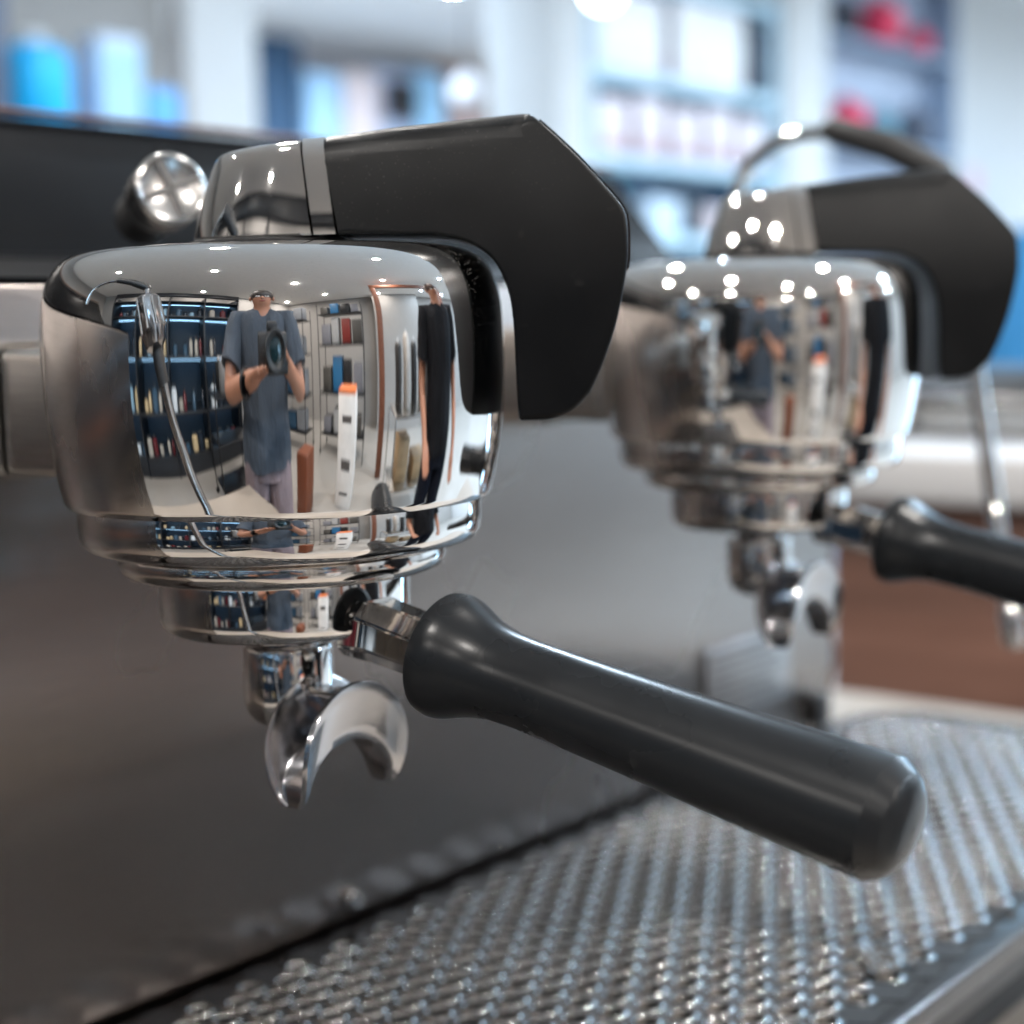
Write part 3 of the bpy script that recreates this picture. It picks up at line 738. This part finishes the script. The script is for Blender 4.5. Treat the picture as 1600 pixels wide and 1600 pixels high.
# right shelf with red goods
sh = shelf_unit('wire_shelf', 'grey shelf with red and dark goods right of the white column', 6.10, 7.40, 3.30, 3.49, [.4, .9, H+.16, H+.58, H+1.02, H+1.45], H+1.47, paint('8f9fb4'), back=paint('aeb9cc'))
def ball(name, label, x, y, z, r, m, cat='pot'):
    x, z = TX(x), TZf(z)
    e = empty(name, (x, y, z), label, cat)
    b = bmesh.new(); lathe(b, spline([(.0001, 0), (r*.6, r*.08), (r, r*.8), (r*.8, r*1.45), (r*.55, r*1.6)], 14) + [(r*.5, r*1.62), (0, r*1.62)], 28, Matrix.Translation((x, y, z))); from_bm('bowl', b, m, e, True, 50, (x, y, z))
    b = bmesh.new(); lathe(b, [(0, r*1.625), (r*.56, r*1.63), (r*.4, r*1.78), (r*.12, r*1.85), (r*.14, r*2.0), (0, r*2.05)], 24, Matrix.Translation((x, y, z))); from_bm('lid', b, m, e, True, 50, (x, y, z+r*1.6))
    b = bmesh.new(); tube(b, [(x+r*.85, y, z+r*1.2), (x+r*1.4, y, z+r*1.25), (x+r*1.45, y, z+r*.7), (x+r*.95, y, z+r*.5)], r*.09, 8); from_bm('handle', b, m, e, True, 50, (x+r, y, z+r))
m_red = plain('crimson enamel', (.75, .03, .10), .35)
ball('red_teapot', 'round crimson teapot on the middle board of the grey shelf', 6.42, 3.385, H+.581, .105, m_red, 'teapot')
ball('red_kettle', 'crimson kettle near the top of the grey shelf', 6.72, 3.385, H+1.021, .12, m_red, 'kettle')
ball('red_cup', 'small crimson pot at the right on the top board of the grey shelf', 7.12, 3.385, H+1.021, .075, m_red)
ball('dark_pot', 'charcoal pot left of the crimson kettle', 6.36, 3.385, H+1.021, .10, paint('343440'))
ball('teal_pot', 'teal grey pot right of the crimson teapot', 6.72, 3.385, H+.581, .095, paint('5c8ea0'))
ball('dark_pot', 'slate pot at the right end of the middle board', 7.08, 3.385, H+.581, .11, paint('49505f'))
for k, (x, c, n) in enumerate([(6.2, '7f9fbc', 'blue grey'), (6.48, '3b4250', 'dark grey'), (6.75, 'b0c8dc', 'misty blue'), (7.05, '54647a', 'slate blue')]):
    pack('goods_box', f'{n} box on the lower board of the grey shelf', 'box', x, x+.22, 3.34, 3.46, H+.161, H+.34+.03*(k % 2), paint(c))
pack('teal_crate', 'teal blue crate stack at the right edge of the picture', 'crate', 7.80, 8.55, 3.0, 3.4, .02, H+.22, paint('3f88b4'))
pack('pink_notice', 'small pink notice on the white wall at the right edge', 'notice', 8.02, 8.14, 3.515, 3.529, H+.42, H+.56, paint('e6b8c4'))
for k, (x, c, n, h) in enumerate([(2.9, '26384a', 'midnight blue', .95), (3.25, '6fa6c8', 'lake blue', 1.1), (3.7, 'e4e8f0', 'snow white', 1.0)]):
    pack('floor_carton', f'{n} carton standing on the floor in the passage left of the carton shelf', 'carton', x, x+.3, 3.1, 3.4, .001, h, paint(c))

TX = lambda x: x
TZf = lambda z: z
# ================================================================= THINGS THE CHROME MIRRORS
# dark shelving along the wall behind, goods lit by blue strips
sh = empty('dark_shelving', (-3.3, .3, 0), 'tall black shelving filled with glassware, mirrored left in the chrome', 'shelf')
m_shelfk = plain('black shelf board', (.012, .014, .018), .4)
m_strip = emit('blue strip', (.35, .66, 1), 4)
ys = [-1.75, -.75, .25, 1.25, 2.25]
for y in ys: boxo('upright', -3.75, -3.08, y-.02, y+.02, .0, 2.45, m_shelfk, sh, .002)
zsh = [.22, .75, 1.25, 1.75, 2.25]
for a, b in zip(ys, ys[1:]):
    for z in zsh:
        boxo('board', -3.74, -3.10, a+.021, b-.021, z-.035, z, m_shelfk, sh, .002)
        if z > .3: boxo('light_strip', -3.66, -3.60, a+.03, b-.03, z-.046, z-.0355, m_strip, sh, 0)
    boxo('back_panel', -3.76, -3.745, a+.021, b-.021, .1, 2.45, plain('blue back panel', (.018, .035, .055), .5), sh, 0)
boxo('fascia', -3.2, -3.06, ys[0], ys[-1], 2.451, 2.62, m_shelfk, sh, .003)
boxo('kick_board', -3.72, -3.12, ys[0], ys[-1], .001, .184, m_shelfk, sh, .003)
cols = [('d8e2ea', 'white'), ('1d2733', 'dark'), ('8fb4cc', 'pale blue'), ('a8a49c', 'stone grey'), ('5a2026', 'wine red'), ('3d566b', 'blue'), ('c9b48e', 'straw')]
gl_protos = {}
def jar(x, y, z, r, h, ci):
    key = (ci, round(r, 3), round(h, 2))
    if key not in gl_protos:
        e = empty('storage_jar', (0, 0, 0), f'{cols[ci][1]} jar standing on the dark shelving', 'jar', f'{cols[ci][1]} jars on the dark shelving')
        b = bmesh.new(); lathe(b, [(0, 0), (r, 0), (r, h*.72), (r*.6, h*.86), (r*.6, h*.9)], 12); from_bm('body', b, paint(cols[ci][0], .25), e)
        b = bmesh.new(); lathe(b, [(0, h), (r*.66, h), (r*.66, h*.905), (0, h*.905)], 12); from_bm('stopper', b, M['rubber'], e)
        gl_protos[key] = e; e.location = (x, y, z)
    else: copy_tree(gl_protos[key], (x, y, z))
rr_ = random.Random(3)
for a, b in zip(ys, ys[1:]):
    for z in zsh[:-1]:
        y = a + .09
        while y < b - .10:
            k = rr_.randrange(3); r_ = (.048, .065, .085)[k]; h_ = (.19, .13, .24)[k]
            jar(-3.22 - .06*rr_.random(), y, z+.001, r_, h_, rr_.choice([0, 1, 1, 2, 3, 3, 5, 5, 1, 4, 6])); y += 2*r_ + rr_.choice([.012, .03, .06, .16])
# black wire trolley
def rack(name, label, cx, cy, wx, wy, hts, m, top, cat='trolley'):
    e = empty(name, (cx, cy, 0), label, cat)
    for sx in (-1, 1):
        for sy in (-1, 1):
            b = bmesh.new(); tube(b, [(cx+sx*wx/2, cy+sy*wy/2, .09), (cx+sx*wx/2, cy+sy*wy/2, top)], .012, 8); from_bm('post', b, m, e, True, 50, (cx+sx*wx/2, cy+sy*wy/2, .09))
            b = bmesh.new(); lathe(b, [(0, -.012), (.035, -.012), (.044, 0), (.035, .012), (0, .012)], 14, frame((cx+sx*wx/2, cy+sy*wy/2, .045), (1, 0, 0))); from_bm('caster', b, M['rubber'], e, True, 50, (cx+sx*wx/2, cy+sy*wy/2, .0))
    for z in hts: boxo('shelf', cx-wx/2+.013, cx+wx/2-.013, cy-wy/2+.013, cy+wy/2-.013, z-.02, z, m, e, .002)
    return e
m_blackm = plain('black metal', (.02, .02, .022), .35, .5)
rack('wire_trolley', 'black trolley with dark goods mirrored left of the photographer', -2.15, -.95, .5, .7, [.2, .62, 1.0], m_blackm, 1.15)
for k in range(4): pack('tin', f'{["silver","copper","black","grey"][k]} tin on the top shelf of the black trolley', 'tin', -2.35+.1*(k % 2)*2, -2.35+.1*(k % 2)*2+.14, -1.2+.3*(k//2), -1.04+.3*(k//2), 1.0005, 1.22, [M['steel'], paint('c06a3c'), M['rubber'], paint('777777')][k], rnd=True)
rack('display_rack', 'black display rack crowded with machines behind the white carton', -.75, -3.5, 1.3, .55, [.3, .85, 1.35, 1.8], m_blackm, 2.15, 'rack')
for k in range(16):
    lv = k//4; c = k % 4
    cc = [('7a7a80', 'silver'), ('16181c', 'black'), ('2c6a96', 'azure'), ('4d4a46', 'taupe'), ('7e2c26', 'brick red'), ('a8a8a8', 'light grey')][(k*5+lv) % 6]
    z = [.3, .85, 1.35, 1.8][lv] + .0005
    pack('rack_box', f'{cc[1]} box, {["first","second","third","fourth"][c]} from the left on the {["lowest","second","third","top"][lv]} level of the display rack', 'box', -1.34+c*.31, -1.34+c*.31+.22+.03*(k % 3), -3.68, -3.35, z, z+.24+.04*((k*7) % 4), paint(cc[0], .4))
rack('bag_rack', 'black rack of dark equipment between the photographer and the display rack', -2.35, -3.2, 1.2, .5, [.3, .8, 1.25, 1.7], m_blackm, 2.0, 'rack')
for k in range(12):
    lv = k//3; cc = [('23262c', 'graphite'), ('8a8d92', 'ash grey'), ('101216', 'jet black'), ('35556e', 'petrol blue'), ('4a3a30', 'umber')][(k*3+lv) % 5]
    z = [.3, .8, 1.25, 1.7][lv] + .0005
    pack('equipment_box', f'{cc[1]} case, {["first","middle","last"][k % 3]} on the {["lowest","second","third","top"][lv]} level of the rack of dark equipment', 'case', -2.9+(k % 3)*.38, -2.9+(k % 3)*.38+.28+.04*(k % 2), -3.35, -3.1, z, z+.22+.05*((k*5) % 4), paint(cc[0], .4))
rack('steel_table', 'stainless work table mirrored right of the white carton', .95, -2.0, 1.0, .6, [.35, .9], M['steel'], .885, 'table')
for k in range(5): pack('cup_stack', f'{["dark","pale","black","silver","smoke grey"][k]} stack of cups on the stainless work table', 'cup stack', .52+k*.18, .52+k*.18+.13, -2.1, -1.97, .9005, 1.3+.05*(k % 2), [paint('2a2624'), paint('b8b0a8'), M['rubber'], M['steel'], paint('5b5754')][k], rnd=True)
for k in range(2): pack('wood_crate', f'light wooden crate {["standing upright","lying flat"][k]} on the lower shelf of the work table', 'crate', .6+k*.4, .85+k*.45, -2.2, -1.9, .3505, .68-.16*k, plain('light wood', (.36, .24, .13), .5, var=.2, scale=4, stretch=(1, 1, 8)))
# tall white product carton with an orange top
e = pack('tall_carton', 'tall white product carton with an orange top standing on the floor', 'carton', -.52, -.22, -2.25, -1.95, .001, 1.0, paint('e6e2de'))
boxo('orange_top', -.515, -.225, -2.245, -1.955, 1.0035, 1.03, paint('d8743c'), e, .002)
for z0, z1 in ((.80, .86), (.42, .50), (.15, .19)): boxo('printed_line', -.45, -.29, -1.949, -1.9475, z0, z1, paint('55504e'), e, 0)
pack('orange_carton', 'orange brown carton on the floor behind the photographer', 'carton', -1.06, -.88, -1.75, -1.5, .001, .60, paint('6e3a22'))
# timber doorway frame
tf = empty('timber_doorway', (1.4, -2.9, 0), 'red brown timber doorway frame on the pale wall', 'doorway')
boxo('post', .30, .44, -2.98, -2.84, .001, 2.62, m_brown, tf, .004)
boxo('post', 2.9, 3.04, -2.98, -2.84, .001, 2.62, m_brown, tf, .004)
boxo('lintel', .30, 3.04, -2.98, -2.84, 2.621, 2.78, m_brown, tf, .004)
wall('wall', .45, 2.89, -5.0, -4.9, 0, 2.998, m_wall2, 'beige partition seen through the timber doorway')

# ================================================================= PEOPLE
def cloth(name, col):
    m, t, b = nt(name); n = noise(t, 7, 4, (1, 1, .5)); r = ramp(t, n.outputs[0], .3, tuple(c*.8 for c in col), .7, tuple(c*1.15 for c in col))
    t.links.new(r.outputs[0], b.inputs['Base Color']); b.inputs['Roughness'].default_value = .85; b.inputs['Specular IOR Level'].default_value = .2
    bp = t.nodes.new('ShaderNodeBump'); bp.inputs['Strength'].default_value = .9; bp.inputs['Distance'].default_value = .06
    t.links.new(n.outputs[0], bp.inputs['Height']); t.links.new(bp.outputs[0], b.inputs['Normal']); return m
def skin_obj(name, verts, edges, rads, mat, parent, sub=2, root=0):
    me = bpy.data.meshes.new(name); me.from_pydata([tuple(v) for v in verts], edges, [])
    o = link(name, me, mat, parent)
    o.modifiers.new('skin', 'SKIN')
    for v, r in zip(me.skin_vertices[0].data, rads): v.radius = (r, r) if isinstance(r, (int, float)) else r
    me.skin_vertices[0].data[root].use_root = True
    o.modifiers['skin'].use_smooth_shade = True
    if sub: s = o.modifiers.new('sub', 'SUBSURF'); s.levels = sub; s.render_levels = sub
    return o
class Sk:
    def __init__(s): s.v = []; s.e = []; s.r = []
    def add(s, p, r, par=None):
        s.v.append(Vector(p)); s.r.append(r); i = len(s.v)-1
        if par is not None: s.e.append((par, i))
        return i
    def chain(s, par, *pr):
        for p, r in pr: par = s.add(p, r, par)
        return par
def person(label, base, face, J, mats, sleeve=.55, legs_cover=1.0, hand_dirs=None):
    """base: floor point; face: unit facing direction; J: joint positions in (right, front, up) metres"""
    F_ = Vector(face).normalized(); R_ = Vector((F_.y, -F_.x, 0)); B = Vector(base)
    L = lambda p: B + R_*p[0] + F_*p[1] + Vector((0, 0, p[2]))
    e = empty('person', base, label, 'person')
    s = Sk()
    pel = s.add(L(J['pelvis']), .115)
    wa = s.add(L(J['waist']), .11, pel); ch = s.add(L(J['chest']), .13, wa); nb = s.add(L(J['neck']), .058, ch)
    hb = s.add(L(J['jaw']), .066, nb); hm = s.add(L(J['face']), .082, hb); s.add(L(J['crown']), .062, hm)
    hands = {}
    for sd in 'lr':
        sg = -1 if sd == 'l' else 1
        sh_ = s.add(L(J['sh'+sd]), .055, ch); el = s.add(L(J['el'+sd]), .040, sh_); wr = s.add(L(J['wr'+sd]), .026, el)
        wv = L(J['wr'+sd]); hv = L(J['ha'+sd]); d = (hv-wv).normalized()
        pm = s.add(wv.lerp(hv, .75), .028, wr)
        side = d.cross(Vector((0, 0, 1)) if abs(d.z) < .8 else F_).normalized(); nrm_ = side.cross(d)
        curl = F_ if not hand_dirs else Vector(hand_dirs)
        for k, ln in enumerate((.075, .085, .08, .06)):
            off = side*(k-1.5)*.019
            a = hv + off; s.chain(pm, (a, .0095), (a + d*ln*.45 + curl*.012, .0085), (a + d*ln*.75 + curl*.035, .0075))
        th = wv.lerp(hv, .5) - side*.035*sg
        s.chain(pm, (th + d*.02, .0105), (th + d*.05 + curl*.02, .009))
        hip = s.add(L(J['hi'+sd]), .085, pel); kn = s.add(L(J['kn'+sd]), .055, hip); an = s.add(L(J['an'+sd]), .036, kn)
        s.chain(an, (L(J['an'+sd]) + F_*.09 + Vector((0, 0, -.045)), .034), (L(J['an'+sd]) + F_*.17 + Vector((0, 0, -.055)), .026))
    skin_obj('body', s.v, s.e, s.r, mats['skin'], e, 2)
    # shirt: hanging torso with two short sleeves; shorts or trousers: a seat and two legs
    def loft(b, secs, seg=28):
        rs = [[b.verts.new(L((cx + hw*math.cos(2*math.pi*k/seg), cy + hd*math.sin(2*math.pi*k/seg), z + fold*math.sin(5*2*math.pi*k/seg + z*9)))
               + (R_*math.cos(2*math.pi*k/seg) + F_*math.sin(2*math.pi*k/seg))*(.006*math.sin(7*2*math.pi*k/seg + z*14))) for k in range(seg)] for cx, cy, z, hw, hd, fold in secs]
        for p, q in zip(rs, rs[1:]):
            for k in range(seg): b.faces.new((p[k], p[(k+1) % seg], q[(k+1) % seg], q[k]))
    pz = J['pelvis'][2]; cy = J['chest'][1]
    b = bmesh.new()
    loft(b, [(0, 0, pz-.055, .150, .10, 0), (0, 0, pz-.053, .192, .134, .006), (0, 0, pz+.04, .188, .132, .004), (0, 0, pz+.14, .176, .122, 0), (0, cy, pz+.28, .182, .124, 0), (0, cy, pz+.40, .208, .120, 0), (0, cy, pz+.46, .200, .098, 0), (0, .01, pz+.50, .130, .078, 0), (0, .015, pz+.525, .066, .062, 0), (0, .015, pz+.545, .064, .060, 0)])
    for sd in 'lr':
        S_, E_ = L(J['sh'+sd]), L(J['el'+sd]); inw = L((0, 0, J['sh'+sd][2]))
        e1 = S_.lerp(E_, sleeve+.18)
        tube(b, [S_.lerp(inw, .35), S_, S_.lerp(E_, .3), S_.lerp(E_, .55), e1, e1 - (E_-S_)*.01], [.055, .070, .068, .068, .071, .058], 18)
    from_bm('shirt', b, mats['shirt'], e, True, 60, L(J['chest']))
    b = bmesh.new()
    loft(b, [(0, 0, pz-.10, .165, .118, 0), (0, 0, pz+.02, .160, .115, 0), (0, 0, pz+.08, .15, .105, 0)])
    for sd in 'lr':
        h, k_, an = L(J['hi'+sd]), L(J['kn'+sd]), L(J['an'+sd])
        if legs_cover > 1: pts = [h, h.lerp(k_, .5), k_, k_.lerp(an, .5), an + Vector((0, 0, .02))]; rr2 = [.100, .090, .074, .068, .066]
        else: pts = [h, h.lerp(k_, .35), h.lerp(k_, .7), h.lerp(k_, .98), h.lerp(k_, .96)]; rr2 = [.100, .102, .100, .100, .085]
        tube(b, pts, rr2, 20)
    from_bm('trousers' if legs_cover > 1 else 'shorts', b, mats['trousers'], e, True, 60, L(J['pelvis']))
    fc = L(J['face']); cr = L(J['crown'])
    def blob(name, c, r, m, sc_=(1, 1, 1)):
        b = bmesh.new(); bmesh.ops.create_uvsphere(b, u_segments=16, v_segments=10, radius=r)
        rot = Matrix((( R_.x, F_.x, 0, c.x), (R_.y, F_.y, 0, c.y), (0, 0, 1, c.z), (0, 0, 0, 1)))
        bmesh.ops.transform(b, matrix=rot @ Matrix.Diagonal((*sc_, 1)), verts=b.verts); return from_bm(name, b, m, e, True, 180, c)
    blob('hair', fc + Vector((0, 0, .045)) - F_*.022, .098, mats['hair'], (.95, 1.0, .98))
    for sg in (-1, 1):
        blob('eye', fc + F_*.076 + R_*.031*sg + Vector((0, 0, .005)), .012, paint('f0ece8'), (1.2, .7, .8))
        blob('iris', fc + F_*.083 + R_*.031*sg + Vector((0, 0, .005)), .0065, paint('2a1c14'), (1, .7, 1))
        blob('ear', fc + R_*.084*sg - F_*.005, .028, mats['skin'], (.35, .7, 1.1))
        b = bmesh.new(); an = L(J['anl' if sg < 0 else 'anr'])
        box(b, -.045, .045, -.08, .20, 0, .075, .03, 3, Matrix(((R_.x, F_.x, 0, an.x), (R_.y, F_.y, 0, an.y), (0, 0, 1, B.z+.001), (0, 0, 0, 1))))
        from_bm('shoe', b, mats['shoe'], e, True, 60, an)
    blob('nose', fc + F_*.09 + Vector((0, 0, -.018)), .016, mats['skin'], (.8, 1.1, 1.3))
    blob('mouth', fc + F_*.073 + Vector((0, 0, -.052)), .02, paint('8a4038'), (1.1, .5, .35))
    return e, L
skin = plain('skin', (.36, .165, .10), .5, var=.08)
FP = FH; base = Vector((CAM.x, CAM.y, 0)) - FH*.50 - RH*.035
J = dict(pelvis=(0, 0, .93), waist=(0, 0, 1.06), chest=(0, .0, 1.30), neck=(0, .03, 1.44), jaw=(0, .07, 1.50), face=(0, .085, 1.56), crown=(0, .07, 1.635),
 shl=(-.19, 0, 1.39), ell=(-.25, .12, 1.14), wrl=(-.085, .325, 1.19), hal=(-.045, .375, 1.205),
 shr=(.19, 0, 1.39), elr=(.26, .10, 1.13), wrr=(.135, .30, 1.205), har=(.085, .355, 1.235),
 hil=(-.09, 0, .88), knl=(-.11, .03, .48), anl=(-.12, 0, .085), hir=(.09, 0, .88), knr=(.11, .02, .48), anr=(.13, 0, .085))
m_shirt = cloth('slate blue shirt', (.058, .070, .088)); m_short = cloth('mauve grey shorts', (.22, .17, .18))
ph, L = person('person in a slate blue shirt and mauve shorts photographing the machine', base, FP, J, dict(skin=skin, shirt=m_shirt, trousers=m_short, hair=paint('241a16'), shoe=paint('303034')), legs_cover=.8)
# camera in the photographer's hands
c0 = CAM - FH*.010
cm_ = empty('photo_camera', c0 - FH*.12, 'black camera with a large lens held by the photographer', 'camera')
fr = frame(c0, -FH)
b = bmesh.new(); lathe(b, [(.0330, 0), (.0375, 0), (.0385, .002), (.0385, .020), (.0372, .022), (.0372, .05), (.0385, .052), (.0385, .078), (.034, .084), (.034, .098), (0, .098)], 48, fr); from_bm('lens_barrel', b, M['rubber'], cm_, True, 30, c0)
b = bmesh.new(); lathe(b, [(.0372, .0005), (.0330, .0004), (.0325, .006), (.0240, .010), (.0238, .0105)], 48, fr); from_bm('lens_ring', b, plain('ring', (.01, .012, .014), .4), cm_, True, 30, c0)
b = bmesh.new(); lathe(b, spline([(.0237, .0112), (.016, .0090), (.008, .0078), (.0001, .0074)], 10), 48, fr); from_bm('front_glass', b, plain('coated glass', (.004, .018, .022), .05, spec=.8), cm_, True, 80, c0)
rm = Matrix(((RH.x, FH.x, 0, 0), (RH.y, FH.y, 0, 0), (0, 0, 1, 0), (0, 0, 0, 1)))
def camb(name, x0, x1, y0, y1, z0, z1, bev, m):
    b = bmesh.new(); box(b, x0, x1, y0, y1, z0, z1, bev, 3, Matrix.Translation(c0) @ rm); return from_bm(name, b, m, cm_, True, 50, c0)
camb('camera_body', -.068, .068, -.150, -.0985, -.047, .040, .008, M['rubber']); camb('viewfinder_hump', -.024, .024, -.148, -.103, .0405, .068, .008, M['rubber'])
# wrist watch
wt_ = L(J['wrl']).lerp(L(J['ell']), .12); dd = (L(J['ell'])-L(J['wrl'])).normalized()
wa = empty('wrist_watch', wt_, 'square dark watch on the photographer forearm', 'watch')
b = bmesh.new(); lathe(b, [(.030, -.012), (.0335, -.010), (.0335, .010), (.030, .012)], 24, frame(wt_, dd)); from_bm('strap', b, M['rubber'], wa, True, 40, wt_)
b = bmesh.new(); box(b, -.018, .018, .0335, .043, -.020, .020, .004, 2, Matrix.Translation(wt_) @ rm); from_bm('case', b, M['gloss_black'], wa, True, 40, wt_)

J2 = dict(pelvis=(0, 0, .95), waist=(0, 0, 1.08), chest=(0, 0, 1.32), neck=(0, .02, 1.49), jaw=(0, .05, 1.56), face=(0, .055, 1.63), crown=(0, .03, 1.705),
 shl=(-.19, 0, 1.41), ell=(-.25, -.02, 1.13), wrl=(-.22, .16, .96), hal=(-.2, .22, .92), shr=(.19, 0, 1.41), elr=(.25, -.02, 1.13), wrr=(.24, .12, .92), har=(.23, .16, .86),
 hil=(-.09, 0, .90), knl=(-.10, .02, .49), anl=(-.11, 0, .085), hir=(.09, 0, .90), knr=(.10, .02, .49), anr=(.11, 0, .085))
q, L2 = person('person in black clothes standing at the right end of the counter', (.80, -.95, 0), (-.35, 1, 0), J2, dict(skin=skin, shirt=cloth('black shirt', (.008, .009, .012)), trousers=cloth('navy trousers', (.007, .010, .02)), hair=paint('3a2218'), shoe=M['rubber']), legs_cover=2)
